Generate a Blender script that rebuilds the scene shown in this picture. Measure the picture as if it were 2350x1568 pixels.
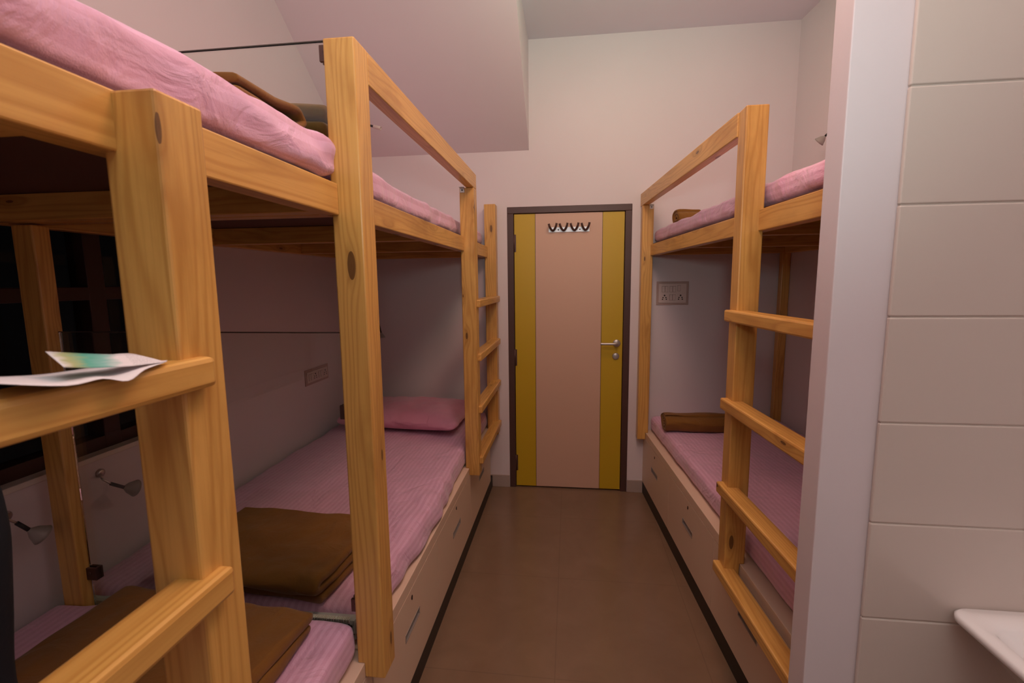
import bpy, bmesh, math, random
from mathutils import Vector, Matrix, noise

random.seed(7)
S = bpy.context.scene
for o in list(bpy.data.objects):
    bpy.data.objects.remove(o)

# ------------------------------------------------------------------ camera
YAW, PITCH, ROLL, CAM_H, FPX = .1225, -.1267, -.0106, 1.5322, 1078.69
cy, sy, cp, sp = math.cos(YAW), math.sin(YAW), math.cos(PITCH), math.sin(PITCH)
fw = Vector((-sy*cp, cy*cp, sp)); rt0 = Vector((cy, sy, 0)); up0 = rt0.cross(fw)
rt = rt0*math.cos(ROLL) + up0*math.sin(ROLL)
up = -rt0*math.sin(ROLL) + up0*math.cos(ROLL)
cd = bpy.data.cameras.new('camera'); cam = bpy.data.objects.new('camera', cd)
S.collection.objects.link(cam); S.camera = cam
m = Matrix.Identity(4)
for i in range(3):
    m[i][0], m[i][1], m[i][2] = rt[i], up[i], -fw[i]
m.translation = Vector((0, 0, CAM_H)); cam.matrix_world = m
cd.sensor_width = 36; cd.lens = FPX/2350*36
cd.clip_start = .02; cd.clip_end = 60
cd.dof.use_dof = True; cd.dof.focus_distance = 2.2; cd.dof.aperture_fstop = 7.1

# ------------------------------------------------------------------ light and exposure
wd = bpy.data.worlds.new('world'); S.world = wd; wd.use_nodes = True
wb = wd.node_tree.nodes['Background']
wb.inputs[0].default_value = (.0010, .0008, .0009, 1); wb.inputs[1].default_value = 1

def spot(name, loc, target, power, color, angle, blend, radius):
    l = bpy.data.lights.new(name, 'SPOT'); l.energy = power; l.color = color
    l.spot_size = math.radians(angle); l.spot_blend = blend; l.shadow_soft_size = radius
    o = bpy.data.objects.new(name, l); S.collection.objects.link(o)
    o.location = loc
    o.rotation_euler = (Vector(target)-Vector(loc)).to_track_quat('-Z', 'Y').to_euler()
    return o
FLASH = (.03, -.06, 1.80)
spot('flash', FLASH, (FLASH[0]+.06, FLASH[1]+1.0, FLASH[2]+.35), 28.5, (.68, .90, .86), 90, 1.0, .06)
def area(name, loc, rot, sx, sy_, power, color):
    l = bpy.data.lights.new(name, 'AREA'); l.shape = 'RECTANGLE'; l.size = sx; l.size_y = sy_
    l.energy = power; l.color = color
    o = bpy.data.objects.new(name, l); S.collection.objects.link(o); o.location = loc; o.rotation_euler = rot
    return o
area('bounce_flash', (.1, -.3, 2.3), (math.pi, 0, 0), .3, .3, 38, (.88, .98, .86))
def bulb(name, loc, power, color, radius):  # point light, called only for the added fills
    l = bpy.data.lights.new(name, 'POINT'); l.energy = power; l.color = color; l.shadow_soft_size = radius
    o = bpy.data.objects.new(name, l); S.collection.objects.link(o); o.location = loc; return o
bulb('upper_fill', (.2, .9, 2.82), 24, (1.0, .56, .46), .20)  # added fill that brightens the upper walls, no real fixture here
bulb('upper_fill', (.35, 2.1, 2.87), 11, (.55, 1.0, .68), .20)  # second added fill, greenish, for the upper walls at the door end
area('aisle_fill', (.3, 2.0, 3.10), (0, 0, 0), .5, .5, 6, (1.0, .10, .05))  # added red fill above the aisle, not a fitting of the room

S.view_settings.view_transform = 'Standard'; S.view_settings.look = 'None'
S.view_settings.exposure = 0.0; S.view_settings.gamma = 1.0
S.view_settings.use_curve_mapping = False

# ------------------------------------------------------------------ materials
class NT:
    def __init__(s, name):
        s.m = bpy.data.materials.new(name); s.m.use_nodes = True
        s.t = s.m.node_tree; s.n = s.t.nodes; s.b = s.n['Principled BSDF']
    def add(s, typ, **kw):
        n = s.n.new(typ)
        for k, v in kw.items():
            if k.startswith('i_'):
                key = k[2:]
                key = int(key) if key.isdigit() else key.replace('_', ' ')
                if isinstance(v, bpy.types.NodeSocket): s.t.links.new(v, n.inputs[key])
                else: n.inputs[key].default_value = v
            else: setattr(n, k, v)
        return n
    def link(s, a, b): s.t.links.new(a, b)
    def math(s, op, a, b=0.0, c=None):
        n = s.n.new('ShaderNodeMath'); n.operation = op
        for i, v in enumerate((a, b) if c is None else (a, b, c)):
            if isinstance(v, bpy.types.NodeSocket): s.link(v, n.inputs[i])
            else: n.inputs[i].default_value = v
        return n.outputs[0]
    def mix(s, f, a, b, mode='MIX'):
        n = s.n.new('ShaderNodeMix'); n.data_type = 'RGBA'; n.blend_type = mode
        for sock, v in ((n.inputs[0], f), (n.inputs[6], a), (n.inputs[7], b)):
            if isinstance(v, bpy.types.NodeSocket): s.link(v, sock)
            elif not isinstance(v, tuple): sock.default_value = v
            else: sock.default_value = (*v, 1) if isinstance(v, tuple) else (v, v, v, 1)
        return n.outputs[2]
    def ramp(s, f, stops):
        n = s.n.new('ShaderNodeValToRGB'); s.link(f, n.inputs[0])
        e = n.color_ramp.elements
        while len(e) < len(stops): e.new(.5)
        for el, (p, c) in zip(e, stops):
            el.position = p; el.color = (*c, 1) if isinstance(c, tuple) else (c, c, c, 1)
        return n.outputs[0]
    def base(s, v):
        if isinstance(v, bpy.types.NodeSocket): s.link(v, s.b.inputs['Base Color'])
        else: s.b.inputs['Base Color'].default_value = (*v, 1)
    def rough(s, v):
        if isinstance(v, bpy.types.NodeSocket): s.link(v, s.b.inputs['Roughness'])
        else: s.b.inputs['Roughness'].default_value = v
    def bump(s, h, strength=.3, dist=.002):
        n = s.add('ShaderNodeBump', i_Strength=strength, i_Distance=dist)
        s.link(h, n.inputs['Height']); s.link(n.outputs[0], s.b.inputs['Normal'])

def simple(name, col, rough=.5, metal=0, bump=0, scale=40):
    t = NT(name); t.base(col); t.rough(rough); t.b.inputs['Metallic'].default_value = metal
    if bump:
        co = t.add('ShaderNodeTexCoord').outputs['Object']
        nz = t.add('ShaderNodeTexNoise', i_Vector=co, i_Scale=scale, i_Detail=5.0)
        t.bump(nz.outputs[0], bump, .002)
    return t.m

def wall_mat(name, col, rough=.55):
    t = NT(name)
    co = t.add('ShaderNodeTexCoord').outputs['Object']
    n1 = t.add('ShaderNodeTexNoise', i_Vector=co, i_Scale=1.3, i_Detail=4.0)
    c = t.mix(t.ramp(n1.outputs[0], [(.35, 0.0), (.7, 1.0)]), col, tuple(x*.955 for x in col))
    t.base(c); t.rough(rough)
    n2 = t.add('ShaderNodeTexNoise', i_Vector=co, i_Scale=90.0, i_Detail=3.0)
    t.bump(n2.outputs[0], .12, .0015)
    return t.m

def wood_mat(name, light, mid, dark, rough=.38, knots=True):
    """varnished pine; the grain runs along the object's own X axis"""
    t = NT(name)
    co = t.add('ShaderNodeTexCoord').outputs['Object']
    rnd = t.add('ShaderNodeObjectInfo').outputs['Random']
    off = t.add('ShaderNodeCombineXYZ')
    t.link(t.math('MULTIPLY', rnd, 37.0), off.inputs[0]); t.link(t.math('MULTIPLY', rnd, 3.7), off.inputs[1])
    t.link(t.math('MULTIPLY', rnd, 5.1), off.inputs[2])
    p = t.add('ShaderNodeVectorMath', operation='ADD'); t.link(co, p.inputs[0]); t.link(off.outputs[0], p.inputs[1])
    P = p.outputs[0]
    # knots: sparse spots that also bend the grain
    mk = t.add('ShaderNodeMapping', i_Vector=P); mk.inputs['Scale'].default_value = (3.6, 12, 12)
    vo = t.add('ShaderNodeTexVoronoi', i_Vector=mk.outputs[0], i_Scale=1.0, i_Randomness=1.0)
    kd = vo.outputs['Distance']
    bend = t.math('MULTIPLY', t.math('POWER', t.math('SUBTRACT', 1.0, t.math('MINIMUM', kd, 1.0)), 6.0), .8)
    mp = t.add('ShaderNodeMapping', i_Vector=P); mp.inputs['Scale'].default_value = (.55, 7, 7)
    n0 = t.add('ShaderNodeTexNoise', i_Vector=mp.outputs[0], i_Scale=1.6, i_Detail=2.0)
    sep = t.add('ShaderNodeSeparateXYZ'); t.link(P, sep.inputs[0])
    r = t.math('ADD', t.math('MULTIPLY', sep.outputs[1], 34.0), t.math('MULTIPLY', sep.outputs[2], 27.0))
    ph = t.math('ADD', t.math('ADD', r, t.math('MULTIPLY', n0.outputs[0], 5.0)), t.math('MULTIPLY', bend, 2.2))
    ring = t.math('SINE', t.math('MULTIPLY', ph, 10.5))
    ring = t.math('POWER', t.math('MULTIPLY_ADD', ring, .5, .5), 2.6)
    mf = t.add('ShaderNodeMapping', i_Vector=P); mf.inputs['Scale'].default_value = (4, 230, 230)
    fine = t.add('ShaderNodeTexNoise', i_Vector=mf.outputs[0], i_Scale=1.0, i_Detail=4.0)
    c = t.mix(t.math('MULTIPLY', ring, .46), light, mid)
    c = t.mix(t.math('MULTIPLY', t.ramp(fine.outputs[0], [(.45, 0.0), (.75, 1.0)]), .30), c, mid)
    mb = t.add('ShaderNodeMapping', i_Vector=P); mb.inputs['Scale'].default_value = (2.2, 9, 9)
    blot = t.add('ShaderNodeTexNoise', i_Vector=mb.outputs[0], i_Scale=1.2, i_Detail=5.0, i_Roughness=.6)
    c = t.mix(t.math('MULTIPLY', t.ramp(blot.outputs[0], [(.50, 0.0), (.74, 1.0)]), .55), c, tuple(x*.72 for x in mid))
    if knots:
        vr = t.math('MULTIPLY_ADD', vo.outputs['Color'], .13, .03)
        k1 = t.math('LESS_THAN', kd, vr)
        halo = t.math('MULTIPLY', t.ramp(kd, [(.08, 1.0), (.26, 0.0)]), .45)
        c = t.mix(halo, c, tuple(x*.6 for x in mid))
        c = t.mix(t.math('MULTIPLY', k1, .8), c, dark)
    tone = t.mix(t.math('MULTIPLY', rnd, .5), (1, 1, 1), (.86, .80, .74))
    c = t.mix(1.0, c, tone, 'MULTIPLY')
    t.base(c); t.rough(rough)
    t.b.inputs['Coat Weight'].default_value = .25; t.b.inputs['Coat Roughness'].default_value = .25
    t.bump(t.math('ADD', t.math('MULTIPLY', fine.outputs[0], .5), t.math('MULTIPLY', ring, -.4)), .25, .001)
    return t.m

def fabric_mat(name, a, b, pitch=.028, wrinkle=.5, rough=.75, sheen=.3):
    """woven cloth with satin stripes running along V"""
    t = NT(name)
    uv = t.add('ShaderNodeTexCoord').outputs['UV']
    ob = t.add('ShaderNodeTexCoord').outputs['Object']
    s = t.add('ShaderNodeSeparateXYZ'); t.link(uv, s.inputs[0])
    if pitch:
        w = t.math('SINE', t.math('MULTIPLY', s.outputs[0], 2*math.pi/pitch))
        f = t.ramp(t.math('MULTIPLY_ADD', w, .5, .5), [(.42, 0.0), (.58, 1.0)])
        col = t.mix(t.math('MULTIPLY', f, .75), a, b)
        t.rough(t.math('MULTIPLY_ADD', f, -.22, rough))
    else:
        f = t.add('ShaderNodeTexNoise', i_Vector=ob, i_Scale=6.0, i_Detail=5.0).outputs[0]
        col = t.mix(t.ramp(f, [(.35, 0.0), (.7, 1.0)]), a, b); t.rough(rough)
    t.base(col)
    n1 = t.add('ShaderNodeTexNoise', i_Vector=ob, i_Scale=9.0, i_Detail=4.0, i_Distortion=1.2)
    n2 = t.add('ShaderNodeTexNoise', i_Vector=ob, i_Scale=420.0, i_Detail=2.0)
    t.bump(t.math('ADD', t.math('MULTIPLY', n1.outputs[0], 3.0), t.math('MULTIPLY', n2.outputs[0], .12)), wrinkle, .006)
    t.b.inputs['Sheen Weight'].default_value = sheen
    return t.m

PINE = wood_mat('varnished_pine', (.75, .42, .112), (.50, .215, .038), (.085, .028, .008))
WALL = wall_mat('painted_wall', (.74, .65, .67))
WALLB = wall_mat('painted_wall_cool', (.735, .65, .67))
CEIL = wall_mat('painted_ceiling', (.78, .74, .80))
LAMI = simple('cream_laminate', (.76, .57, .43), .38, 0, .05, 60)
LAMIW = simple('white_laminate', (.74, .66, .60), .4)
BLACK = simple('black_plinth', (.012, .011, .010), .45)
CHROME = simple('brushed_chrome', (.50, .46, .44), .38, .65)
STEEL = simple('brushed_steel', (.50, .46, .43), .33, 1)
DARKMETAL = simple('dark_metal', (.12, .065, .055), .38, .6)
DOORY = simple('yellow_laminate', (.56, .36, .012), .42, 0, .03, 80)
DOORC = simple('cream_door_laminate', (.65, .41, .30), .45, 0, .03, 80)
FRAMEW = simple('dark_brown_paint', (.075, .034, .028), .42, 0, .15, 30)
WINFR = simple('mahogany_window_paint', (.035, .010, .006), .5)
BOARD = simple('dark_plywood', (.10, .045, .028), .7, 0, .2, 25)
PINK = fabric_mat('pink_satin_stripe', (.77, .45, .62), (.67, .35, .51), .022, .8)
PINKW = fabric_mat('pink_wide_satin_stripe', (.79, .47, .65), (.65, .335, .48), .046, .7)
PINK2 = fabric_mat('pink_pillow', (.76, .34, .46), (.70, .29, .41), 0, .5)
KHAKI = fabric_mat('mustard_brown_fleece', (.235, .100, .014), (.19, .078, .010), 0, .45, .95, .12)
OLIVE = fabric_mat('olive_brown_fleece', (.22, .125, .025), (.175, .095, .017), 0, .45, .95, .12)
PLASTIC = simple('ivory_plastic', (.66, .54, .50), .35)
PLASTICG = simple('switch_gap', (.22, .13, .11), .6)
PLASTICB = simple('ivory_plastic_frame', (.47, .33, .29), .45)
PLASTICD = simple('socket_hole', (.02, .015, .015), .5)
RUBBER = simple('black_rubber', (.02, .018, .02), .5)
CERAMIC = simple('white_ceramic', (.83, .80, .79), .08)
TILE = simple('cream_wall_tile', (.63, .53, .475), .22, 0, .02, 4)
GROUT = simple('grout', (.60, .51, .45), .8)
SKIRT = simple('grey_skirting_tile', (.42, .33, .29), .3)
PAPER = simple('white_paper', (.80, .76, .80), .55)
BAGM = simple('navy_cloth', (.008, .010, .018), .9, 0, .4, 90)

t = NT('clear_glass')
t.base((.93, .97, .93)); t.rough(.0); t.b.inputs['Transmission Weight'].default_value = 1; t.b.inputs['IOR'].default_value = 1.45
GLASS = t.m
t = NT('window_pane_glass')
t.base((.9, .95, .92)); t.rough(.0); t.b.inputs['Transmission Weight'].default_value = 1; t.b.inputs['IOR'].default_value = 1.12
PANE = t.m
t = NT('frosted_plastic'); t.base((.50, .45, .42)); t.rough(.45); t.b.inputs['Transmission Weight'].default_value = .35; FROST = t.m

t = NT('polished_floor_tile')
co = t.add('ShaderNodeTexCoord').outputs['Object']; s_ = t.add('ShaderNodeSeparateXYZ'); t.link(co, s_.inputs[0])
def joint(sock, off, pitch):
    f = t.math('FRACT', t.math('DIVIDE', t.math('ADD', sock, off), pitch))
    return t.math('LESS_THAN', t.math('ABSOLUTE', t.math('SUBTRACT', f, .5)), .0018/pitch)
j = t.math('MAXIMUM', joint(s_.outputs[0], 10.25+.3, .6), joint(s_.outputs[1], 10-2.2+.315, .63))
nz = t.add('ShaderNodeTexNoise', i_Vector=co, i_Scale=5.0, i_Detail=8.0, i_Roughness=.6, i_Distortion=.6)
c = t.mix(t.ramp(nz.outputs[0], [(.35, 0.0), (.7, 1.0)]), (.235, .145, .092), (.21, .128, .08))
c = t.mix(t.math('MULTIPLY', j, .35), c, (.12, .08, .055)); t.base(c)
t.rough(t.ramp(nz.outputs[0], [(.3, .16), (.8, .24)])); t.b.inputs['Specular IOR Level'].default_value = .5
FLOOR = t.m

# ------------------------------------------------------------------ object helpers
def link(o, parent=None):
    S.collection.objects.link(o)
    if parent is not None:
        o.parent = parent
        o.matrix_parent_inverse = Matrix.Identity(4)
    return o
def props(o, label=None, cat=None, group=None, kind=None):
    for k, v in (('label', label), ('category', cat), ('group', group), ('kind', kind)):
        if v: o[k] = v
    return o
def thing(name, loc, label, cat, group=None, kind=None):
    o = bpy.data.objects.new(name, None); o.empty_display_size = .1; o.location = loc
    S.collection.objects.link(o)
    return props(o, label, cat, group, kind)
def wpos(o):
    v = Vector((0, 0, 0))
    while o is not None: v += o.location; o = o.parent
    return v
def finish(name, bm, mat, parent, M, smooth=False, bevel=0, subsurf=0):
    """bm is in world coordinates; M is the wanted world matrix of the object"""
    bm.transform(M.inverted())
    me = bpy.data.meshes.new(name); bm.to_mesh(me); bm.free()
    for mt in (mat if isinstance(mat, (list, tuple)) else [mat]): me.materials.append(mt)
    if smooth:
        for p in me.polygons: p.use_smooth = True
    o = bpy.data.objects.new(name, me); S.collection.objects.link(o)
    if parent is not None:
        o.parent = parent; PM = Matrix.Translation(wpos(parent))
        ROT = parent.get('_rot')
        o.matrix_basis = PM.inverted() @ M
    else:
        o.matrix_basis = M
    if bevel:
        b = o.modifiers.new('bevel', 'BEVEL'); b.width = bevel; b.segments = 2; b.limit_method = 'ANGLE'
    if subsurf:
        sbs = o.modifiers.new('subsurf', 'SUBSURF'); sbs.levels = subsurf; sbs.render_levels = subsurf
    return o
SHEAR = -.0688                       # the right-hand bunk runs slightly askew to the left one
def sh(x, y): return x + SHEAR*y
GR = {'x': Matrix.Identity(4), 'y': Matrix.Rotation(math.pi/2, 4, 'Z'), 'z': Matrix.Rotation(-math.pi/2, 4, 'Y')}
def cuboid(bm, x0, x1, y0, y1, z0, z1, skew=False, mi=0):
    f = (lambda x, y: sh(x, y)) if skew else (lambda x, y: x)
    v = [bm.verts.new((f(x, y), y, z)) for z in (z0, z1) for y in (y0, y1) for x in (x0, x1)]
    for q in ((0, 2, 3, 1), (4, 5, 7, 6), (0, 1, 5, 4), (2, 6, 7, 3), (0, 4, 6, 2), (1, 3, 7, 5)):
        bm.faces.new([v[i] for i in q]).material_index = mi
def centre(bm):
    lo = [min(v.co[i] for v in bm.verts) for i in range(3)]; hi = [max(v.co[i] for v in bm.verts) for i in range(3)]
    return Vector([(a+b)/2 for a, b in zip(lo, hi)])
def box(name, x0, x1, y0, y1, z0, z1, mat, parent=None, bevel=.003, skew=False, grain='x'):
    bm = bmesh.new(); cuboid(bm, x0, x1, y0, y1, z0, z1, skew)
    return finish(name, bm, mat, parent, Matrix.Translation(centre(bm)) @ GR[grain], bevel=bevel)
def boxes(name, lst, mat, parent=None, bevel=.002, skew=False, grain='x'):
    bm = bmesh.new()
    for b in lst: cuboid(bm, *b[:6], skew, b[6] if len(b) > 6 else 0)
    return finish(name, bm, mat, parent, Matrix.Translation(centre(bm)) @ GR[grain], bevel=bevel)
def prism(bm, pts, axis, a0, a1, mi=0):
    """extrude polygon (list of 2D points) along axis"""
    def mk(p, a):
        return {'x': (a, p[0], p[1]), 'y': (p[0], a, p[1]), 'z': (p[0], p[1], a)}[axis]
    A = [bm.verts.new(mk(p, a0)) for p in pts]; B = [bm.verts.new(mk(p, a1)) for p in pts]
    fs = [bm.faces.new(A), bm.faces.new(B[::-1])]
    n = len(pts)
    for i in range(n): fs.append(bm.faces.new((A[i], B[i], B[(i+1) % n], A[(i+1) % n])))
    for f in fs: f.material_index = mi
    bmesh.ops.recalc_face_normals(bm, faces=fs)
def lathe(bm, prof, M, n=24, mi=0):
    """prof: (r, z) along local Z; M places it"""
    rings = []
    for r, z in prof:
        rings.append([bm.verts.new(M @ Vector((r*math.cos(2*math.pi*i/n), r*math.sin(2*math.pi*i/n), z))) for i in range(n)])
    for a, b in zip(rings, rings[1:]):
        for i in range(n):
            f = bm.faces.new((a[i], a[(i+1) % n], b[(i+1) % n], b[i])); f.material_index = mi; f.smooth = True
    return rings
def cap(bm, ring, flip=False, mi=0):
    f = bm.faces.new(ring[::-1] if flip else ring); f.material_index = mi
def orient(p, d):
    return Matrix.Translation(Vector(p)) @ Vector(d).to_track_quat('Z', 'Y').to_matrix().to_4x4()
def tube(bm, pts, r, n=10, mi=0):
    pts = [Vector(p) for p in pts]; rings = []
    for i, p in enumerate(pts):
        d = (pts[min(i+1, len(pts)-1)] - pts[max(i-1, 0)]).normalized()
        M = orient(p, d); rr = r[i] if isinstance(r, (list, tuple)) else r
        rings.append([bm.verts.new(M @ Vector((rr*math.cos(2*math.pi*k/n), rr*math.sin(2*math.pi*k/n), 0))) for k in range(n)])
    for a, b in zip(rings, rings[1:]):
        best = min(range(n), key=lambda s: sum((a[k].co - b[(k+s) % n].co).length for k in range(0, n, 3)))
        for k in range(n):
            f = bm.faces.new((a[k], a[(k+1) % n], b[(k+1+best) % n], b[(k+best) % n])); f.smooth = True; f.material_index = mi
    cap(bm, rings[0], True, mi); cap(bm, rings[-1], False, mi)
    bmesh.ops.recalc_face_normals(bm, faces=bm.faces)
def spline(P, k=8):
    P = [Vector(p) for p in P]; out = []
    for i in range(len(P)-1):
        a = P[max(i-1, 0)]; b = P[i]; c_ = P[i+1]; d = P[min(i+2, len(P)-1)]
        for j_ in range(k):
            u = j_/k
            out.append(.5*((2*b) + (c_-a)*u + (2*a-5*b+4*c_-d)*u*u + (3*b-a-3*c_+d)*u**3))
    out.append(P[-1]); return out

# ------------------------------------------------------------------ the room
D = 3.348; XL = -1.575; ZC = 3.13
def st(o): o['kind'] = 'structure'; return o
WR0 = 1.653
bm = bmesh.new(); cuboid(bm, -3.2, 3.2, -2.2, D+.4, -.1, 0)
st(finish('floor', bm, FLOOR, None, Matrix.Identity(4)))
bm = bmesh.new(); cuboid(bm, -1.9, 2.1, -2.2, D+.2, ZC, ZC+.1)
st(finish('ceiling', bm, CEIL, None, Matrix.Identity(4)))
# back wall with the door opening
DX0, DX1, DZ = -.4377, .4192, 2.048
st(boxes('wall_back', [(-1.8, DX0, D, D+.2, 0, ZC), (DX1, 1.95, D, D+.2, 0, ZC), (DX0, DX1, D, D+.2, DZ, ZC)], WALL, bevel=0))
# left wall with window opening
WY0, WY1, WZ0, WZ1 = -.4, 1.72, .965, 1.95
st(boxes('wall_left', [(XL-.2, XL, -2.1, WY0, 0, ZC), (XL-.2, XL, WY1, D, 0, ZC), (XL-.2, XL, WY0, WY1, 0, WZ0), (XL-.2, XL, WY0, WY1, WZ1, ZC)], WALLB, bevel=0))
bm = bmesh.new(); cuboid(bm, WR0, WR0+.2, 1.066, D, 0, ZC, True); cuboid(bm, 1.85, 2.05, -2.1, 1.066, 0, ZC)
st(finish('wall_right', bm, WALLB, None, Matrix.Identity(4)))
st(box('wall_front', -1.8, 2.05, -2.3, -2.1, 0, ZC, WALL, bevel=0))
# divider wall on the right: painted end strip, then tiles
st(box('wall_divider', .514, 1.85, 1.0, 1.066, 0, ZC, WALL, bevel=.002))
tl = thing('trim_1', (.62, 1.0, 0), None, None, kind='structure')
tz = [0.0]
zs = [2.032-.2102*i for i in range(-6, 11)]
bm = bmesh.new()
edges = sorted([ZC-.002]+[z for z in (1.879+.2113*i for i in range(-8, 6)) if .02 < z < ZC-.02]+[.002])
for a, b in zip(edges, edges[1:]):
    cuboid(bm, .615, 1.25, .990, .9995, a+.0013, b-.0013)
    cuboid(bm, 1.2526, 1.85, .990, .9995, a+.0013, b-.0013)
finish('tile_cladding', bm, TILE, tl, Matrix.Identity(4), bevel=.0025)
bm = bmesh.new(); cuboid(bm, .6175, 1.849, .9920, .9996, .002, ZC-.002)
finish('grout', bm, GROUT, tl, Matrix.Identity(4))
# sloping soffit under the stair (upper left)
sl = (2.981-2.423)/(2.627-3.348)
y1 = 3.348; z1 = 2.423; ytop = y1 + (ZC-z1)/sl
bm = bmesh.new(); prism(bm, [(y1, z1), (y1, ZC), (ytop, ZC)], 'x', XL, -.2817)
st(finish('wall_soffit', bm, WALL, None, Matrix.Identity(4)))
# skirting either side of the door
st(box('baseboard_left', -.585, DX0-.002, D-.010, D, 0, .092, SKIRT, bevel=.002))
st(box('baseboard_right', DX1+.002, .53, D-.010, D, 0, .092, SKIRT, bevel=.002))
# door
dr = thing('door_1', (0, D, 0), None, None, kind='structure')
F = .045
boxes('door_frame', [(DX0, DX0+F, D-.004, D+.12, 0, DZ-F), (DX1-F, DX1, D-.004, D+.12, 0, DZ-F), (DX0, DX1, D-.004, D+.12, DZ-F, DZ)], FRAMEW, dr, .003)
LX0, LX1, LZ = DX0+F+.004, DX1-F-.004, DZ-F-.004
bm = bmesh.new(); ya, yb = D+.006, D+.044
g1, g2 = -.241, .2225
cuboid(bm, LX0, g1-.0015, ya, yb, .012, LZ, mi=0); cuboid(bm, g1+.0015, g2-.0015, ya, yb, .012, LZ, mi=1)
cuboid(bm, g2+.0015, LX1, ya, yb, .012, LZ, mi=0); cuboid(bm, LX0+.01, LX1-.01, ya+.003, yb-.003, .014, LZ-.003, mi=2)
finish('door_panel', bm, [DOORY, DOORC, BLACK], dr, Matrix.Identity(4))
for z in (1.80, .985, .19):
    bm = bmesh.new(); cuboid(bm, LX0-.004, LX0+.012, ya-.004, ya, z-.06, z+.06)
    tube(bm, [(LX0-.002, ya-.004, z-.06), (LX0-.002, ya-.004, z+.06)], .005, 10)
    finish('hinge', bm, DARKMETAL, dr, Matrix.Identity(4))
bm = bmesh.new(); hx, hz = .330, 1.094
r = lathe(bm, [(.001, .0), (.026, .0), (.026, .007), (.023, .010), (.001, .010)], orient((hx, ya, hz), (0, -1, 0)), 28)
tube(bm, spline([(hx, ya-.008, hz), (hx, ya-.045, hz), (hx-.012, ya-.055, hz), (hx-.06, ya-.055, hz), (hx-.115, ya-.055, hz)], 6), .009, 12)
finish('door_handle', bm, CHROME, dr, Matrix.Identity(4))
bm = bmesh.new(); lathe(bm, [(.001, 0), (.024, 0), (.024, .006), (.020, .010), (.001, .010)], orient((.326, ya, 1.001), (0, -1, 0)), 28)
cuboid(bm, .3245, .3275, ya-.012, ya-.009, .994, 1.008)
finish('lock_rosette', bm, CHROME, dr, Matrix.Identity(4))

# window in the left wall (night outside)
wn = thing('window_1', (XL, .6, WZ0), None, None, kind='structure')
fr = []
fx0, fx1 = XL-.10, XL-.03
for a, b in ((WY0, WY0+.05), (.30, .36), (.96, 1.035), (1.405, 1.465), (WY1-.05, WY1)): fr.append((fx0, fx1, a, b, WZ0, WZ1))
for a, b in ((WZ0, WZ0+.05), (1.485, 1.53), (WZ1-.05, WZ1)): fr.append((fx0+.001, fx1-.001, WY0, WY1, a, b))
boxes('window_frame', fr, WINFR, wn, .003)
box('pane', fx0+.03, fx0+.034, WY0+.02, WY1-.02, WZ0+.02, WZ1-.02, PANE, wn, 0)
box('shutter', fx0+.045, fx1-.004, WY0+.06, .955, WZ0+.055, WZ1-.055, WINFR, wn, .003)
box('window_sill', XL-.035, XL+.012, WY0-.02, WY1+.02, WZ0-.012, WZ0+.006, LAMIW, wn, .002)

# ------------------------------------------------------------------ bunk frames
PW = .078
def post(parent, x, y, z0, z1, side, skew=False, lap=None, w=PW, wy=None):
    """x: aisle face; side=-1 the post lies on the -x side of it, +1 on the +x side; lap: height at which it rests on the base edge"""
    wy = wy or w
    X = sh(x, y) if skew else x
    s = side; inn = X + s*w; step = X + s*w*.76
    bm = bmesh.new()
    if lap: pts = [(X, z0), (X, z1), (inn, z1), (inn, lap), (step, lap), (step, z0)]
    else: pts = [(X, z0), (X, z1), (inn, z1), (inn, z0)]
    prism(bm, pts, 'y', y, y+wy)
    return finish('post', bm, PINE, parent, Matrix.Translation(centre(bm)) @ GR['z'], bevel=.004)
def bracket(parent, x, y, z, s=1):
    bm = bmesh.new()
    cuboid(bm, x-.012, x+.012, y-.003, y, z-.026, z); cuboid(bm, x-.012, x+.012, y-.028, y, z-.003, z)
    M = orient((x, y-.004, z-.014), (0, -1, 0)); lathe(bm, [(.0005, 0), (.004, 0), (.003, .002), (.0005, .002)], M, 10, 1)
    return finish('bracket', bm, [STEEL, BLACK], parent, Matrix.Identity(4))
def clamp(parent, x, y, z):
    bm = bmesh.new()
    cuboid(bm, x-.014, x+.014, y-.014, y-.0055, z-.019, z+.019); cuboid(bm, x-.014, x+.014, y+.0055, y+.014, z-.019, z+.019)
    cuboid(bm, x+.011, x+.020, y-.014, y+.014, z-.019, z+.019)
    lathe(bm, [(.0005, 0), (.005, 0), (.004, .003), (.0005, .003)], orient((x, y-.014, z+.004), (0, -1, 0)), 10)
    return finish('clamp', bm, DARKMETAL, parent, Matrix.Identity(4), bevel=.001)

ZR0, ZR1 = 1.700, 1.776        # side rails
XA = -.508; XRa, XRb = -.567, -.612; LIP = .472
# --- far bed on the left
LB = thing('bunk_bed', (-1.04, 2.2, 0), 'pine bunk frame on the left beside the door, with guard rail and four-rung ladder', 'bunk bed')
post(LB, XA, 1.135, .430, 2.111, -1, lap=LIP)
post(LB, XA, 2.532, .430, 2.031, -1, lap=LIP)
post(LB, XA, 3.262, .430, 2.060, -1, lap=LIP)
post(LB, -1.515, 1.136, LIP, 1.70, 1, w=.066, wy=.046)
post(LB, -1.560, 3.285, LIP, 1.70, 1, w=.055, wy=.055)
box('side_rail', XRb, XRa, 1.214, 3.262, ZR0, ZR1, PINE, LB, .003, grain='y')
box('wall_rail', XL+.002, XL+.045, 1.150, 3.340, ZR0+.002, ZR1-.002, PINE, LB, .003, grain='y')
for y in (1.150, 1.905, 2.575, 3.275):
    box('crossbeam', XL+.045, XRb, y, y+.045, ZR0+.004, ZR1-.004, PINE, LB, .002, grain='x')
box('bed_board', XL+.003, XRb+.02, 1.135, 3.345, ZR1-.003, ZR1+.010, BOARD, LB, .001)
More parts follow.
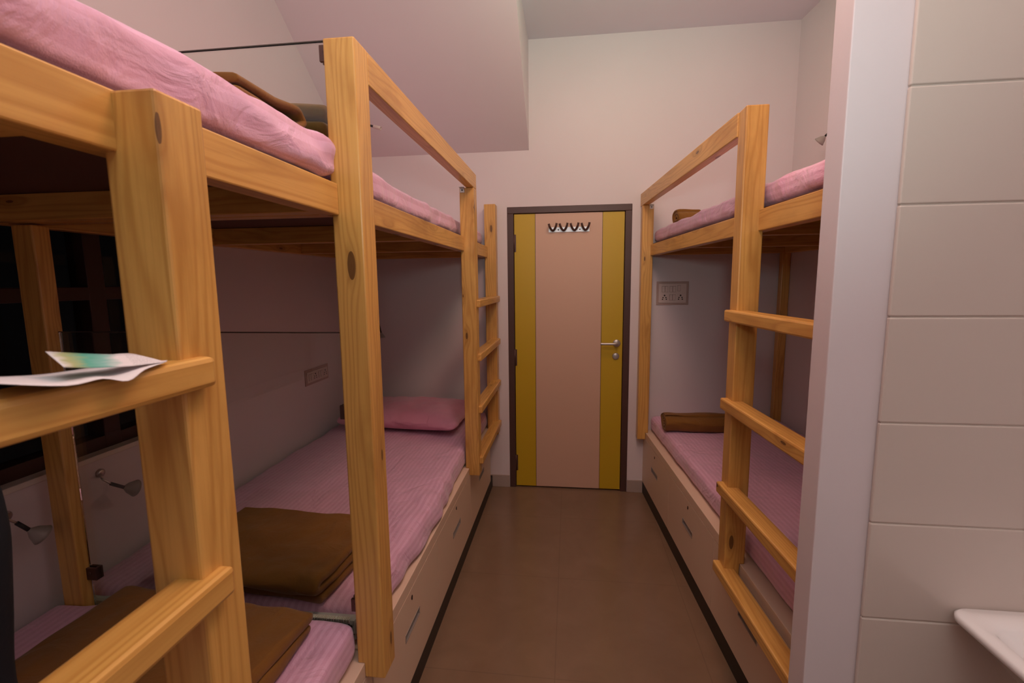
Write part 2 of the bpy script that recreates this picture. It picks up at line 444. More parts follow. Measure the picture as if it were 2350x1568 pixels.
box('guard_rail', -.552, XA-.001, 1.2135, 2.610, 2.0315, 2.111, PINE, LB, .003, grain='y')
RZ = (1.434, 1.133, .833, .533)
for z in RZ: box('rung', -.553, -.488, 2.555, 3.300, z-.042, z, PINE, LB, .006, grain='y')
bracket(LB, -.570, 2.531, 2.031)
# --- near bed on the left
LN = thing('bunk_bed', (-1.04, .2, 0), 'nearest pine bunk frame at the left edge, blunt post and ladder rungs in the foreground', 'bunk bed')
post(LN, XA, .5534, .430, 1.774, -1, lap=LIP)
post(LN, XA, -.180, .430, 1.774, -1, lap=LIP)
post(LN, -1.515, -.895, LIP, 1.70, 1, w=.066, wy=.046)
box('side_rail', XRb, XRa, -.90, 1.134, ZR0, ZR1, PINE, LN, .003, grain='y')
box('wall_rail', XL+.002, XL+.045, -.90, 1.146, ZR0+.002, ZR1-.002, PINE, LN, .003, grain='y')
for y in (-.88, -.25, .45, 1.095):
    box('crossbeam', XL+.045, XRb, y, y+.045, ZR0+.004, ZR1-.004, PINE, LN, .002, grain='x')
box('bed_board', XL+.003, XRb+.02, -.90, 1.133, ZR1-.003, ZR1+.010, BOARD, LN, .001)
for z in (1.434, 1.122, .82): box('rung', -.553, -.488, -.17, .592, z-.042, z, PINE, LN, .007, grain='y')
# --- right bed
RB = thing('bunk_bed', (1.1, 2.3, 0), 'varnished pine bunk bed frame along the right wall, partly hidden by the cream divider wall', 'bunk bed')
XC = .7003; XQa, XQb = .7582, .803
post(RB, XC, 1.7316, .425, 2.107, 1, True, LIP, w=.0735)
post(RB, XC, 3.268, .425, 2.024, 1, True, LIP, w=.0735)
post(RB, XC, 1.130, .425, 2.107, 1, True, LIP, w=.0735)
post(RB, 1.600, 3.290, LIP, 1.70, 1, True, w=.052, wy=.050)
def long_board(name, x0, x1, y0, y1, z0, z1, parent, bevel=.003):
    bm = bmesh.new(); cuboid(bm, x0, x1, y0, y1, z0, z1, True)
    M = Matrix.Translation(centre(bm)) @ Matrix.Rotation(math.atan(-SHEAR) + math.pi/2, 4, 'Z')
    return finish(name, bm, PINE, parent, M, bevel=bevel)
RR0, RR1 = 1.695, 1.7675
long_board('side_rail', XQa, XQb, 1.14, 3.335, RR0, RR1, RB)
long_board('wall_rail', WR0-.045, WR0-.003, 1.14, 3.340, RR0+.002, RR1-.002, RB)
for y in (1.16, 1.93, 2.60, 3.285):
    bm = bmesh.new(); cuboid(bm, XQb, WR0-.045, y, y+.042, RR0+.004, RR1-.004, True)
    finish('crossbeam', bm, PINE, RB, Matrix.Translation(centre(bm)), bevel=.002)
bm = bmesh.new(); cuboid(bm, XQb-.02, WR0-.004, 1.14, 3.345, RR1-.003, RR1+.010, True)
finish('bed_board', bm, BOARD, RB, Matrix.Translation(centre(bm)))
long_board('guard_rail', XC+.001, XC+.044, 1.804, 3.340, 2.0245, 2.107, RB)
for z in (1.423, 1.097, .772, .452): long_board('rung', .680, .742, 1.14, 1.790, z-.042, z, RB, .006)
b = bracket(RB, sh(.753, 3.2), 3.267, 2.024)

# ------------------------------------------------------------------ storage bases with drawers
def storage(label, xf, xw, y0, y1, seams, drawers, skew, side, group):
    """xf front face x, side: direction of the aisle from the base (+1 = +x)"""
    s = side
    yc = (y0+y1)/2
    T = thing('storage_base', (sh(xf, yc) if skew else xf, yc, 0), label, 'storage cabinet', group)
    bk = lambda d: xf - s*d          # d metres behind the front face
    X = lambda a, b: (min(a, b), max(a, b))
    f = sh if skew else (lambda x, y: x)
    bm = bmesh.new(); a, b = X(bk(.018), xw); cuboid(bm, a, b, y0, y1, .088, .455, skew)
    finish('carcass', bm, LAMI, T, Matrix.Identity(4), bevel=.001)
    bm = bmesh.new(); a, b = X(bk(0), bk(.075)); cuboid(bm, a, b, y0, y1, .427, LIP, skew)
    finish('top_lip', bm, LAMI, T, Matrix.Identity(4), bevel=.002)
    bm = bmesh.new(); a, b = X(bk(.003), bk(.05)); cuboid(bm, a, b, y0, y1, 0, .086, skew)
    finish('plinth', bm, BLACK, T, Matrix.Identity(4))
    for (a0, a1) in seams:
        bm = bmesh.new(); a, b = X(bk(0), bk(.017)); hy = (a0+a1)/2; hl = .079; z0, z1 = .268, .300
        g = .0015; A0, A1 = a0+g, a1-g
        # front built around the recess of the handle
        for q in ((A0, hy-hl, .089, .4245), (hy+hl, A1, .089, .4245), (hy-hl, hy+hl, .089, z0), (hy-hl, hy+hl, z1, .4245)):
            cuboid(bm, a, b, q[0], q[1], q[2], q[3], skew)
        dw = finish('drawer', bm, LAMI, T, Matrix.Identity(4))
        bm = bmesh.new()
        def bar(d0, d1, ya_, yb_, za, zb):
            a, b = X(bk(d0), bk(d1)); cuboid(bm, a, b, ya_, yb_, za, zb, skew)
        bar(-.0015, .012, hy-hl, hy-hl+.005, z0, z1); bar(-.0015, .012, hy+hl-.005, hy+hl, z0, z1)
        bar(-.0015, .012, hy-hl+.005, hy+hl-.005, z0, z0+.005); bar(-.0015, .012, hy-hl+.005, hy+hl-.005, z1-.004, z1)
        bar(.010, .0155, hy-hl, hy+hl, z0, z1)
        finish('handle', bm, CHROME, dw, Matrix.Identity(4), bevel=.001)
        bm = bmesh.new(); hp = (f(bk(0), hy), hy, .391)
        lathe(bm, [(.0005, .0012), (.0035, .0012), (.0035, 0), (.0045, -.0005), (.008, 0)][:3] + [(.0035, 0)], orient(hp, (s, 0, 0)), 16)
        rr = lathe(bm, [(.0001, .001), (.008, .001), (.0085, 0)], orient(hp, (s, 0, 0)), 18)
        a, b = X(bk(-.0025), bk(-.001)); cuboid(bm, a, b, hy-.0018, hy+.0018, .383, .399, skew, 1)
        finish('keyhole', bm, [DARKMETAL, BLACK], dw, Matrix.Identity(4))
    return T
storage('cream drawer base with black plinth under the left bunk next to the door', XRa, XL+.002, 1.185, 3.345,
        [(1.185, 1.873), (1.873, 2.555), (2.555, 3.240)], 3, False, 1, 'drawer bases under the bunks')
storage('cream drawer base under the nearest left bunk, its corner below the middle post', XRa, XL+.002, -.86, 1.180,
        [(-.82, -.155), (-.155, .51), (.51, 1.178)], 3, False, 1, 'drawer bases under the bunks')
storage('cream storage base with drawers and black plinth under the right bunk', XQa, WR0-.002, 1.070, 3.345,
        [(1.306, 1.994), (1.994, 2.678), (2.678, 3.343)], 3, True, -1, 'drawer bases under the bunks')

# ------------------------------------------------------------------ cloth helpers
def rounded_block(name, x0, x1, y0, y1, z0, z1, mat, rad=.03, res=.03, amp=.005, skew=False, parent=None, seed=0, puff=0, smooth_sub=1, freq=5.0, squash=None, M=None, stretch=(1, 1, 1)):
    bm = bmesh.new()
    nx, ny, nz = (max(2, int((b-a)/res)) for a, b in ((x0, x1), (y0, y1), (z0, z1)))
    nz = max(nz, 5)
    uvl = bm.loops.layers.uv.new('UVMap')
    cache = {}
    cxm, cym, czm = (x0+x1)/2, (y0+y1)/2, (z0+z1)/2
    off = Vector((seed*7.3, seed*3.1, seed*1.7))
    def V(i, j_, k):
        key = (i, j_, k)
        if key in cache: return cache[key]
        p = Vector((x0+(x1-x0)*i/nx, y0+(y1-y0)*j_/ny, z0+(z1-z0)*k/nz))
        q = Vector((min(max(p.x, x0+rad), x1-rad), min(max(p.y, y0+rad), y1-rad), min(max(p.z, z0+rad), z1-rad)))
        d = p-q
        nrm = d.normalized() if d.length > 1e-6 else Vector((0, 0, 1))
        if d.length > 1e-6: p = q + nrm*rad
        n_ = noise.fractal(Vector((p.x*stretch[0], p.y*stretch[1], p.z*stretch[2]))*freq + off, 1.0, 2.0, 4)
        ridge = 1-abs(noise.noise(Vector((p.x*stretch[0]*1.3, p.y*stretch[1]*.7, p.z*stretch[2]))*freq*1.6 + off*2))
        w = 1.0 if p.z > z0+.01 else .0
        p = p + nrm*w*(amp*n_ + amp*1.3*(ridge**6))
        if puff:
            u = 1-abs((p.x-cxm)/((x1-x0)/2))**2.2; v = 1-abs((p.y-cym)/((y1-y0)/2))**2.2
            kf = max(0, u)**.5*max(0, v)**.5
            p.z = czm + (p.z-czm)*(.30+.70*kf)*1.0
            cr = max(0, 1-abs(u)-.0)*max(0, 1-abs(v))
            p.x += (p.x-cxm)*.05*cr*2; p.y += (p.y-cym)*.10*cr*2
        if squash: p = squash(p)
        if skew: p.x = sh(p.x, p.y)
        if M is not None: p = M @ p
        cache[key] = bm.verts.new(p); return cache[key]
    def face(ks, uvs):
        try: f = bm.faces.new([V(*k) for k in ks])
        except ValueError: return
        f.smooth = True
        for l, uv in zip(f.loops, uvs): l[uvl].uv = uv
    X = lambda i: x0+(x1-x0)*i/nx
    Y = lambda j_: y0+(y1-y0)*j_/ny
    Z = lambda k: z0+(z1-z0)*k/nz
    for i in range(nx):
        for j_ in range(ny):
            for k, fl in ((0, 1), (nz, 0)):
                ks = [(i, j_, k), (i+1, j_, k), (i+1, j_+1, k), (i, j_+1, k)]; us = [(X(a), Y(b)) for a, b, _ in ks]
                if fl: ks.reverse(); us.reverse()
                face(ks, us)
    for j_ in range(ny):
        for k in range(nz):
            for i, fl in ((0, 1), (nx, 0)):
                ks = [(i, j_, k), (i, j_+1, k), (i, j_+1, k+1), (i, j_, k+1)]
                sg = -1 if i == 0 else 1
                us = [(X(i)+sg*(z1-Z(c_)), Y(b)) for _, b, c_ in ks]
                if fl: ks.reverse(); us.reverse()
                face(ks, us)
    for i in range(nx):
        for k in range(nz):
            for j_, fl in ((0, 0), (ny, 1)):
                ks = [(i, j_, k), (i+1, j_, k), (i+1, j_, k+1), (i, j_, k+1)]; us = [(X(a), Y(j_)+Z(c_)) for a, _, c_ in ks]
                if fl: ks.reverse(); us.reverse()
                face(ks, us)
    c0 = centre(bm); c0.z = min(v.co.z for v in bm.verts)
    return finish(name, bm, mat, parent, Matrix.Translation(c0), smooth=True, subsurf=smooth_sub)

def folded(name, path, thick, width, M, mat, amp=.004, seed=0, steps=None, freq=6.0, k=10, taper=0.0):
    """a blanket folded or rolled: path is its 2D edge line (y', z'); it is extruded along x' by width, then placed by M"""
    pts = [Vector((p[0], p[1], 0)) for p in path]; pts = spline(pts, k)
    n = len(pts); L = []; Rr = []; ln = [0.0]
    for i, p in enumerate(pts):
        d = (pts[min(i+1, n-1)] - pts[max(i-1, 0)]).normalized(); nn = Vector((-d.y, d.x, 0))
        th = thick/2*(1-.0*i/n)
        L.append(p+nn*th); Rr.append(p-nn*th)
        if i: ln.append(ln[-1]+(pts[i]-pts[i-1]).length)
    bm = bmesh.new(); uvl = bm.loops.layers.uv.new('UVMap')
    steps = steps or max(6, int(width/.02))
    off = Vector((seed*5.3, seed*2.1, seed))
    ring = L + Rr[::-1]; nr = len(ring)
    grid = []
    for s_i in range(steps+1):
        x = -width/2 + width*s_i/steps
        e = abs(x)/(width/2)
        row = []
        for q_i, q in enumerate(ring):
            p = Vector((x, q.x, q.y))
            sm = noise.fractal(Vector((p.x*1.0, p.y*1.6, p.z*2))*freq*.5 + off, 1, 2, 3)
            pz = p.z + amp*1.8*sm*min(1, p.z/.03+.15)
            py = p.y + amp*1.6*noise.noise(Vector((p.x*1.4, p.z*8, 0))*freq*.6 + off)
            px = p.x*(1 + .035*noise.noise(Vector((p.y*4, p.z*30, 1.0)) + off))
            row.append(bm.verts.new(M @ Vector((px, py, max(pz, 0.0015)))))
        grid.append(row)
    for a, b in zip(grid, grid[1:]):
        for i in range(nr):
            f = bm.faces.new((a[i], a[(i+1) % nr], b[(i+1) % nr], b[i])); f.smooth = True
    for row, fl in ((grid[0], False), (grid[-1], True)):
        for i in range(n-1):
            q = [row[i], row[i+1], row[nr-2-i], row[nr-1-i]]
            if fl: q.reverse()
            f = bm.faces.new(q); f.smooth = True
    bmesh.ops.recalc_face_normals(bm, faces=bm.faces)
    c0 = centre(bm); c0.z = min(v.co.z for v in bm.verts)
    return finish(name, bm, mat, None, Matrix.Translation(c0), smooth=True, subsurf=1)
def place(x, y, z, rot=0): return Matrix.Translation((x, y, z)) @ Matrix.Rotation(math.radians(rot), 4, 'Z')
def stack(n, length, th, gap=.001, end=.0):
    """path of a cloth folded n layers deep in zig-zag"""
    p = []; z = th/2; d = 1; h = length/2
    for i in range(n):
        a, b = (-h, h) if d > 0 else (h, -h)
        a0 = a*(1-.02*(i % 3)); b0 = b*(1-.03*((i+1) % 2))
        p += [(a0*.96, z), (a0*.5, z), (0, z), (b0*.5, z), (b0*.96, z)]
        if i < n-1: p += [(b0*1.0+(.5*th if b > 0 else -.5*th), z+(th+gap)/2)]
        z += th+gap; d = -d
    return p
def roll_path(r0, r1, turns, th, flat=.8, tail=0):
    p = []; n = int(turns*10)
    for i in range(n+1):
        a = 2*math.pi*turns*i/n; r = r0+(r1-r0)*i/n
        p.append((r*math.cos(a)*1.15, r*math.sin(a)*flat))
    lo = min(q[1] for q in p)
    return [(q[0], q[1]-lo+th/2) for q in p]

# ------------------------------------------------------------------ mattresses
G = 'mattresses in pink striped sheets'
MZ = LIP+.001
T = thing('mattress', (-1.08, 2.2, MZ), 'pink striped mattress on the lower far left bunk, with a pillow at the door end', 'mattress', G)
def drape(p):
    # the fitted sheet has slipped and hangs in loose folds over the aisle edge
    if p.x > -.68:
        k = max(0, min(1, (p.x+.68)/.07)); e = math.exp(-((p.y-1.85)/.38)**2)
        low = max(0, min(1, (.585-p.z)/.09))
        p.x += k*e*(.012 + .016*low)
        f = .5+.5*math.sin(p.y*34+p.z*26+1.8*math.sin(p.y*9))
        p.x += k*(.25+e)*.009*f*(.3+low)
    g = math.exp(-((p.x+.72)/.16)**2)
    p.z += g*.004*math.sin((p.x*1.1+p.y*.6)*46)*math.exp(-((p.y-1.8)/.6)**2) if p.z > .55 else 0
    return p
rounded_block('sheet', -1.560, -.598, 1.205, 3.325, MZ+.002, .585, PINK, .028, .022, .0045, seed=1, parent=T, freq=5, squash=drape)
bm = bmesh.new(); cuboid(bm, -1.545, -.610, 1.182, 1.30, MZ+.02, .566)
finish('mattress_core', bm, simple('grey_ticking', (.50, .52, .50), .8, 0, .2, 200), T, Matrix.Identity(4), bevel=.012)
bm = bmesh.new()
for i in range(26): cuboid(bm, -.76+i*.0052, -.7565+i*.0052, 1.176, 1.190, .560, .572)
finish('piping', bm, simple('white_ribbed_tape', (.74, .74, .66), .7), T, Matrix.Identity(4), bevel=.0008)
bm = bmesh.new()
for cx_ in (-.655, -.628):
    for k in range(5):
        a_ = k*1.2566+.4
        lathe(bm, [(.0001, .0005), (.0042, .0004), (.0045, 0)], orient((cx_+.0065*math.cos(a_), 1.1815, .545+.0065*math.sin(a_)), (0, -1, 0)), 8)
finish('motif', bm, BLACK, T, Matrix.Identity(4))
def notch(p):
    if p.x < -1.43: p.y = min(p.y, 1.133)
    return p
o = rounded_block('mattress', -1.545, -.598, -.84, 1.160, MZ+.002, .580, PINK, .020, .026, .0045, seed=2, freq=5, squash=notch)
props(o, 'pink striped mattress on the lower nearest left bunk, at the foot of the middle post', 'mattress', G)
def overhang(p):
    # the loose sheet bellies out over the rail
    if p.x > -.66:
        k = max(0, min(1, (p.x+.66)/.05)); h = (p.z-1.787)/.1
        p.x += k*(.010 + .016*math.sin(p.y*7+.6) * max(0, 1-abs(h-.35)))
        e = max(0, min(1, (p.y-1.02)/.10))
        p.x += e*(.012*math.sin(p.z*75+p.y*22) + .006)
        p.z += e*.006*math.sin(p.y*70+p.z*30)
    return p
o = rounded_block('mattress', -1.56, -.600, -.88, 1.158, ZR1+.012, 1.888, PINKW, .028, .022, .007, seed=3, freq=6, squash=overhang)
props(o, 'pink striped mattress with a bulging loose sheet on the upper nearest left bunk', 'mattress', G)
o = rounded_block('mattress', -1.56, -.613, 1.190, 3.335, ZR1+.012, 1.880, PINKW, .026, .024, .006, seed=4, freq=6)
props(o, 'pink striped mattress on the upper far left bunk, seen behind the guard rail', 'mattress', G)
o = rounded_block('mattress', .800, WR0-.012, 1.36, 3.325, MZ+.002, .585, PINK, .030, .026, .0045, seed=5, skew=True, freq=5)
props(o, 'pink striped mattress on the lower right bunk, behind the ladder rungs', 'mattress', G)
o = rounded_block('mattress', .792, WR0-.012, 1.38, 3.325, RR1+.012, 1.866, PINK, .028, .024, .006, seed=6, skew=True, freq=6)
props(o, 'pink striped mattress on the upper right bunk', 'mattress', G)

# pillow
M_ = place(-1.05, 2.985, .588, -5)
o = rounded_block('pillow', -.37, .37, -.24, .24, .0, .150, PINK2, .05, .022, .009, seed=8, puff=1, freq=7, M=M_)
props(o, 'plump plain pink pillow at the door end of the lower far left bunk', 'pillow')

# blankets
GB = 'brown fleece blankets'
o = folded('blanket', stack(3, .35, .030, .002), .029, .58, place(-.985, 1.402, .592, -7), KHAKI, .009, 1, freq=7)
props(o, 'large folded brown blanket on the near end of the lower far left bunk', 'blanket', GB)
o = folded('blanket', stack(2, .62, .032, .002), .030, .62, place(-1.005, .815, .587, -4) @ Matrix.Rotation(math.pi/2, 4, 'Z'), KHAKI, .009, 2, freq=7)
props(o, 'large brown blanket spread double on the lower nearest left bunk', 'blanket', GB)
o = folded('blanket', [(-.16, .010), (-.08, .010), (.00, .010), (.075, .012), (.105, .030), (.085, .050), (.04, .046), (-.02, .036), (-.09, .033), (-.16, .033)], .017, .30, place(-.785, 1.025, 1.893, 4), KHAKI, .004, 3)
props(o, 'brown blanket folded into a thick roll on the upper nearest left bunk', 'blanket', GB)
o = folded('blanket', stack(5, .26, .024, .001), .022, .34, place(-.845, 1.375, 1.886, 10), OLIVE, .008, 4)
props(o, 'folded olive-brown blanket behind the upper glass panel', 'blanket', GB)
o = folded('blanket', roll_path(.006, .066, 3.3, .015, .80), .016, .48, place(.83, 2.985, .588, 3), KHAKI, .011, 5)
props(o, 'rolled brown blanket at the door end of the lower right bunk', 'blanket', GB)
o = folded('blanket', roll_path(.006, .052, 2.3, .018, .72), .018, .15, place(.715, 3.06, 1.870, 12), KHAKI, .007, 6)
props(o, 'small brown blanket roll on the upper right bunk near the door wall', 'blanket', GB)

# ------------------------------------------------------------------ glass panels between the left bunks
GP = 'glass panels between the left bunks'
def glass(label, x0, x1, z0, z1, clamps):
    T = thing('glass_panel', ((x0+x1)/2, 1.172, z0), label, 'glass panel', GP)
    box('pane', x0, x1, 1.166, 1.176, z0, z1, GLASS, T, .001)
    # ground, darker top edge of the pane
    box('pane_edge', x0, x1, 1.1655, 1.1765, z1, z1+.0025, simple('ground_glass_edge', (.06, .045, .035), .3), T, 0)
    for cx_, cz in clamps: clamp(T, cx_, 1.171, cz)
    return T
T = glass('tall clear glass panel between the lower left bunks, below the top rails', -1.446, -.588, .530, 1.402, [(-.594, 1.19), (-.594, .63)])
bmc = clamp(T, -1.436, 1.171, .666)
glass('clear glass panel with a dark top edge between the upper left bunks', -1.56, -.588, 1.895, 2.119, [(-.594, 2.088)])

# ------------------------------------------------------------------ switch boards
def sockets(name, label, M, layout):
    T = bpy.data.objects.new(name, None); T.matrix_basis = Matrix.Translation(M.to_translation()); S.collection.objects.link(T)
    props(T, label, 'switch board', None)
    w, h = layout['size']
    def loc(bm_): bm_.transform(M)
    def bx(bm_, x0, x1, z0, z1, d0, d1, mi=0):
        cuboid(bm_, x0, x1, -d1, -d0, z0, z1, False, mi)
    bm_ = bmesh.new(); bx(bm_, -w/2, w/2, -h/2, h/2, 0, .005); loc(bm_)
    finish('backplate', bm_, PLASTICB, T, Matrix.Translation(M.to_translation()), bevel=.001)
    bm_ = bmesh.new(); bx(bm_, -w/2+.014, w/2-.014, -h/2+.014, h/2-.014, .005, .009); loc(bm_)
    finish('faceplate', bm_, PLASTIC, T, Matrix.Translation(M.to_translation()), bevel=.002)
    for (x, z) in layout['sw']:
        bm_ = bmesh.new(); prism(bm_, [(-.0085, -.012)], 'x', 0, 0) if False else None
        cuboid(bm_, x-.0085, x+.0085, -.0125, -.0088, z-.0185, z+.0185); cuboid(bm_, x-.0100, x+.0100, -.0095, -.0088, z-.0200, z+.0200, False, 1); loc(bm_)
        finish('switch', bm_, [PLASTIC, PLASTICG], T, Matrix.Translation(M.to_translation()), bevel=.0012)
    for (x, z) in layout['so']:
        bm_ = bmesh.new(); cuboid(bm_, x-.021, x+.021, -.0105, -.0088, z-.021, z+.021, False, 0)
        for dx, dz, r in ((0, .013, .0055), (-.010, -.001, .0042), (.010, -.001, .0042), (-.0125, -.013, .0042), (.0125, -.013, .0042)):
            rr = lathe(bm_, [(.0001, 0), (r, 0), (r, -.002)], orient((x+dx, -.0108, z+dz), (0, -1, 0)), 12, 1)
        loc(bm_)
        finish('socket', bm_, [PLASTIC, PLASTICD], T, Matrix.Translation(M.to_translation()))
    return T
sockets('switch_board', 'ivory switch and socket board on the back wall above the lower right bunk', Matrix.Translation((.6985, D, 1.442)),
        {'size': (.213, .160), 'sw': [(-.061, .028), (-.041, .028), (-.010, .028), (.010, .028), (.042, .034), (-.010, -.028), (.010, -.028)], 'so': [(-.053, -.028), (.053, -.028)]})
sockets('switch_board', 'ivory socket strip on the left wall behind the lower glass panel', Matrix.Translation((XL, 2.735, .966)) @ Matrix.Rotation(math.pi/2, 4, 'Z'),
        {'size': (.268, .096), 'sw': [(-.095, 0), (-.072, 0), (.018, 0), (.041, 0)], 'so': [(-.030, 0), (.088, 0)]})

# ------------------------------------------------------------------ reading lamps
def reading_lamp(label, base, wall_n, pts, sleeve, shade, direction, size=1.0, cyl=False):
    T = thing('reading_lamp', base, label, 'reading lamp', 'flexible bedside reading lamps')
    bm = bmesh.new(); lathe(bm, [(.0001, 0), (.017*size, 0), (.017*size, .006), (.011*size, .011), (.0001, .012)], orient(base, wall_n), 20)
    finish('wall_mount', bm, STEEL, T, Matrix.Identity(4))
    bm = bmesh.new(); tube(bm, spline([base]+pts+[sleeve[0]], 6), .0036*size, 8)
    finish('gooseneck', bm, STEEL, T, Matrix.Identity(4))
    bm = bmesh.new(); tube(bm, [sleeve[0], (Vector(sleeve[0])+Vector(sleeve[1]))/2, sleeve[1]], .0068*size, 10)
    finish('grip', bm, RUBBER, T, Matrix.Identity(4))
    bm = bmesh.new(); Mx = orient(sleeve[1], direction)
    if cyl: prof = [(.0001, 0), (.010, 0), (.0115, .004), (.0115, .052), (.009, .052), (.009, .040), (.0001, .040)]
    else: prof = [(.006*size, 0), (.010*size, .006*size), (.021*size, .020*size), (.028*size, .036*size), (.033*size, .046*size), (.031*size, .046*size), (.024*size, .034*size), (.016*size, .020*size), (.004*size, .008*size)]
    lathe(bm, prof, Mx, 26)
    finish('lamp_shade', bm, PLASTIC if cyl else FROST, T, Matrix.Identity(4))
    bm = bmesh.new(); lathe(bm, [(.0001, .030*size), (.005*size, .028*size), (.006*size, .012*size), (.0001, .010*size)], Mx, 12)
    finish('bulb', bm, STEEL, T, Matrix.Identity(4))
    return T
reading_lamp('frosted flexible reading lamp on the white wall below the window, leftmost one', (XL, 1.068, .892), (1, 0, 0),
             [(-1.535, 1.050, .915), (-1.510, 1.020, .918)], [(-1.500, 1.040, .891), (-1.490, 1.058, .862)], None, (.25, .62, -.72), .85)
reading_lamp('frosted flexible reading lamp on the white wall just beyond the glass panel', (XL, 1.345, .905), (1, 0, 0),
             [(-1.540, 1.320, .905), (-1.515, 1.300, .905)], [(-1.500, 1.312, .885), (-1.490, 1.345, .858)], None, (.2, .85, -.45), .85)
reading_lamp('small white cylinder reading lamp above the upper far left bunk', (-1.33, 3.095, 2.619), (0, -.8, -.6),
             [(-1.32, 3.03, 2.57), (-1.285, 3.0, 2.530)], [(-1.262, 3.0, 2.524), (-1.238, 3.0, 2.517)], None, (.9, -.1, -.28), 1, True)
reading_lamp('dark flexible lamp stem beside the middle post, above the far left pillow', (-1.42, D, 1.33), (0, -1, 0),
             [(-1.42, 3.26, 1.345), (-1.38, 3.20, 1.31)], [(-1.352, 3.2, 1.262), (-1.336, 3.2, 1.180)], None, (.1, 0, -1), .8)
reading_lamp('flexible reading lamp high on the right wall above the upper right bunk', (sh(WR0, 2.80), 2.80, 2.342), (-1, 0, 0),
             [(1.42, 2.79, 2.345), (1.385, 2.82, 2.325)], [(1.380, 2.836, 2.311), (1.370, 2.852, 2.297)], None, (-.5, .55, -.62), .85)
reading_lamp('small flexible reading lamp under the upper right bunk, seen below the top rung', (sh(WR0, 2.76), 2.76, 1.245), (-1, 0, 0),
             [(1.42, 2.76, 1.25), (1.39, 2.765, 1.22)], [(1.380, 2.768, 1.183), (1.378, 2.772, 1.150)], None, (-.15, -.05, -1), .8)

# ------------------------------------------------------------------ coat hooks on the door
T = thing('coat_hook_rack', (-.006, D-.001, 1.886), 'steel coat rack with four forked hooks fixed high on the door', 'coat rack')
yd = D+.006
bm = bmesh.new(); cuboid(bm, -.147, .134, yd-.004, yd-.0002, 1.870, 1.904)
finish('mounting_plate', bm, simple('satin_aluminium', (.62, .60, .62), .35, .6), T, Matrix.Identity(4), bevel=.0008)
for i in range(4):
    x = -.118 + .0745*i; bm = bmesh.new()
    tube(bm, spline([(x-.027, yd-.040, 1.925), (x-.021, yd-.036, 1.905), (x-.010, yd-.022, 1.886), (x, yd-.012, 1.880), (x+.010, yd-.022, 1.886), (x+.021, yd-.036, 1.905), (x+.027, yd-.040, 1.928)], 5), .0075, 10)
    tube(bm, [(x, yd-.004, 1.882), (x, yd-.016, 1.880)], .008, 12)
    finish('hook', bm, DARKMETAL, T, Matrix.Identity(4))
for x in (-.080, .068):
    bm = bmesh.new(); lathe(bm, [(.0001, .002), (.004, .0015), (.005, 0)], orient((x, yd-.004, 1.886), (0, -1, 0)), 12)
    finish('screw', bm, BLACK, T, Matrix.Identity(4))

# ------------------------------------------------------------------ leaflet on the near top rung
t = NT('leaflet_print')
co = t.add('ShaderNodeTexCoord').outputs['UV']; s2 = t.add('ShaderNodeSeparateXYZ'); t.link(co, s2.inputs[0])
nz = t.add('ShaderNodeTexNoise', i_Vector=co, i_Scale=5.0, i_Detail=3.0)
g = t.ramp(t.math('ADD', s2.outputs[0], t.math('MULTIPLY', nz.outputs[0], .25)), [(.14, (.78, .74, .76)), (.22, (.42, .46, .22)), (.34, (.10, .42, .33)), (.46, (.22, .50, .46)), (.60, (.80, .76, .80))])
lines = t.math('GREATER_THAN', t.math('FRACT', t.math('MULTIPLY', s2.outputs[1], 9.0)), .62)
lines = t.math('MULTIPLY', lines, t.math('GREATER_THAN', s2.outputs[0], .62)); lines = t.math('MULTIPLY', lines, t.math('GREATER_THAN', t.add('ShaderNodeTexNoise', i_Vector=co, i_Scale=60.0).outputs[0], .5))
t.base(t.mix(t.math('MULTIPLY', lines, .7), g, (.12, .14, .18))); t.rough(.45); PRINT = t.m
def sheet(bm, A, B, mi, n=14, m_=5, bulge=None):
    """ruled surface between polylines A and B"""
    uvl = bm.loops.layers.uv.verify(); A = spline(A, 4); B = spline(B, 4); n = min(len(A), len(B))-1
    g = []
    for i in range(n+1):
        row = []
        for k in range(m_+1):
            p = A[i].lerp(B[i], k/m_); row.append(bm.verts.new(p))
        g.append(row)
    for i in range(n):
        for k in range(m_):
            f = bm.faces.new((g[i][k], g[i+1][k], g[i+1][k+1], g[i][k+1])); f.smooth = True; f.material_index = mi
            for l, uv in zip(f.loops, ((i/n, k/m_), ((i+1)/n, k/m_), ((i+1)/n, (k+1)/m_), (i/n, (k+1)/m_))): l[uvl].uv = uv
bm = bmesh.new()
sheet(bm, [(-.478, .330, 1.452), (-.470, .380, 1.439), (-.478, .422, 1.437), (-.468, .440, 1.431), (-.482, .475, 1.4365), (-.490, .510, 1.4385)],
          [(-.545, .370, 1.448), (-.545, .410, 1.442), (-.545, .440, 1.440), (-.545, .470, 1.439), (-.545, .500, 1.438), (-.500, .525, 1.4385)], 0)
sheet(bm, [(-.520, .405, 1.468), (-.520, .438, 1.461), (-.520, .470, 1.455), (-.520, .485, 1.4535), (-.515, .497, 1.451), (-.490, .512, 1.4395)],
          [(-.485, .392, 1.455), (-.490, .420, 1.449), (-.492, .450, 1.4445), (-.492, .470, 1.442), (-.492, .492, 1.4405), (-.489, .513, 1.4392)], 1)
o = finish('leaflet', bm, [PAPER, PRINT], None, Matrix.Translation((-.515, .44, 1.436)), smooth=True)
sm = o.modifiers.new('solid', 'SOLIDIFY'); sm.thickness = .0005; sm.offset = 1
props(o, 'folded white leaflet with a green print lying on the top rung at left', 'leaflet')

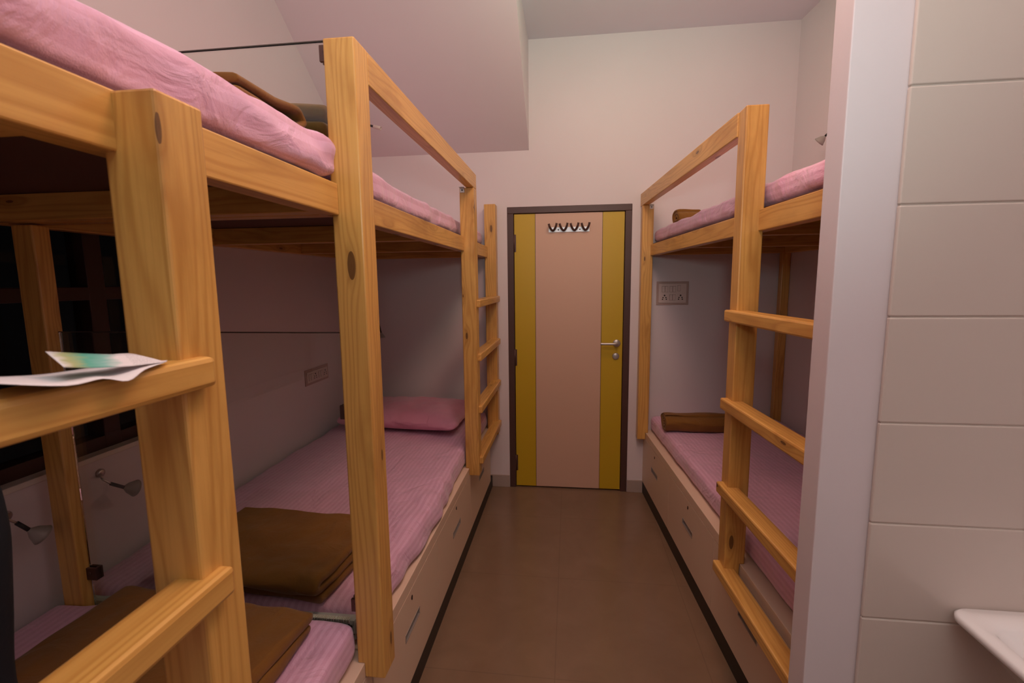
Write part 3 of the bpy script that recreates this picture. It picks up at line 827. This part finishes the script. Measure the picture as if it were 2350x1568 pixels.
# ------------------------------------------------------------------ dark cloth bag hanging inside the near ladder
def bag_shape(p):
    h = (p.z-.80)/.50
    p.x += .01*math.sin(p.z*17); return p
T = thing('cloth_bag', (-.80, .42, .60), 'dark navy cloth bag hanging at the lower left edge of the picture', 'bag')
rounded_block('bag_body', -.88, -.716, .36, .496, .62, 1.30, BAGM, .022, .025, .006, seed=12, parent=T, squash=bag_shape)
bm = bmesh.new(); tube(bm, spline([(-.84, .44, 1.27), (-.82, .45, 1.45), (-.80, .472, 1.60), (-.80, .472, 1.700)], 6), .008, 10)
tube(bm, spline([(-.75, .44, 1.27), (-.77, .45, 1.45), (-.79, .472, 1.60), (-.79, .472, 1.700)], 6), .008, 10)
finish('strap', bm, BAGM, T, Matrix.Identity(4))

# ------------------------------------------------------------------ wash basin
T = thing('wash_basin', (1.02, .80, .60), 'white ceramic wash basin jutting in at the lower right corner', 'wash basin')
bm = bmesh.new()
def ring_(x0, x1, y0, y1, z, r, n=6):
    out = []
    for (cx_, cy_, a0) in ((x1-r, y1-r, 0), (x0+r, y1-r, 90), (x0+r, y0+r, 180), (x1-r, y0+r, 270)):
        for i in range(n+1):
            a = math.radians(a0+90*i/n); out.append(bm.verts.new((cx_+r*math.cos(a), cy_+r*math.sin(a), z)))
    return out
bx0, bx1, by0, by1, bz = .770, 1.25, .52, .988, .862
R_ = [ring_(.97, 1.12, .74, .92, .700, .05), ring_(.93, 1.16, .70, .95, .712, .06), ring_(bx0+.07, bx1-.07, by0+.08, by1-.02, .775, .06), ring_(bx0+.012, bx1-.012, by0+.012, by1-.004, bz-.022, .035),
      ring_(bx0, bx1, by0, by1, bz-.014, .03), ring_(bx0, bx1, by0, by1, bz-.004, .03), ring_(bx0+.004, bx1-.004, by0+.004, by1-.003, bz, .03),
      ring_(bx0+.028, bx1-.028, by0+.028, by1-.05, bz, .03), ring_(bx0+.034, bx1-.034, by0+.034, by1-.056, bz-.006, .03),
      ring_(bx0+.09, bx1-.09, by0+.09, by1-.10, .775, .06), ring_(.95, 1.09, .70, .84, .735, .05)]
for a, b in zip(R_, R_[1:]):
    n = len(a)
    for i in range(n): f = bm.faces.new((a[i], a[(i+1) % n], b[(i+1) % n], b[i])); f.smooth = True
bm.faces.new(R_[0][::-1]); bm.faces.new(R_[-1])
bmesh.ops.recalc_face_normals(bm, faces=bm.faces)
finish('bowl', bm, CERAMIC, T, Matrix.Identity(4), smooth=True)
bm = bmesh.new(); tube(bm, [(1.02, .80, .42), (1.02, .80, .705)], .022, 16); tube(bm, spline([(1.02, .80, .44), (1.02, .80, .40), (1.02, .86, .37), (1.02, .989, .39)], 6), .018, 14)
finish('drain_pipe', bm, CHROME, T, Matrix.Identity(4))
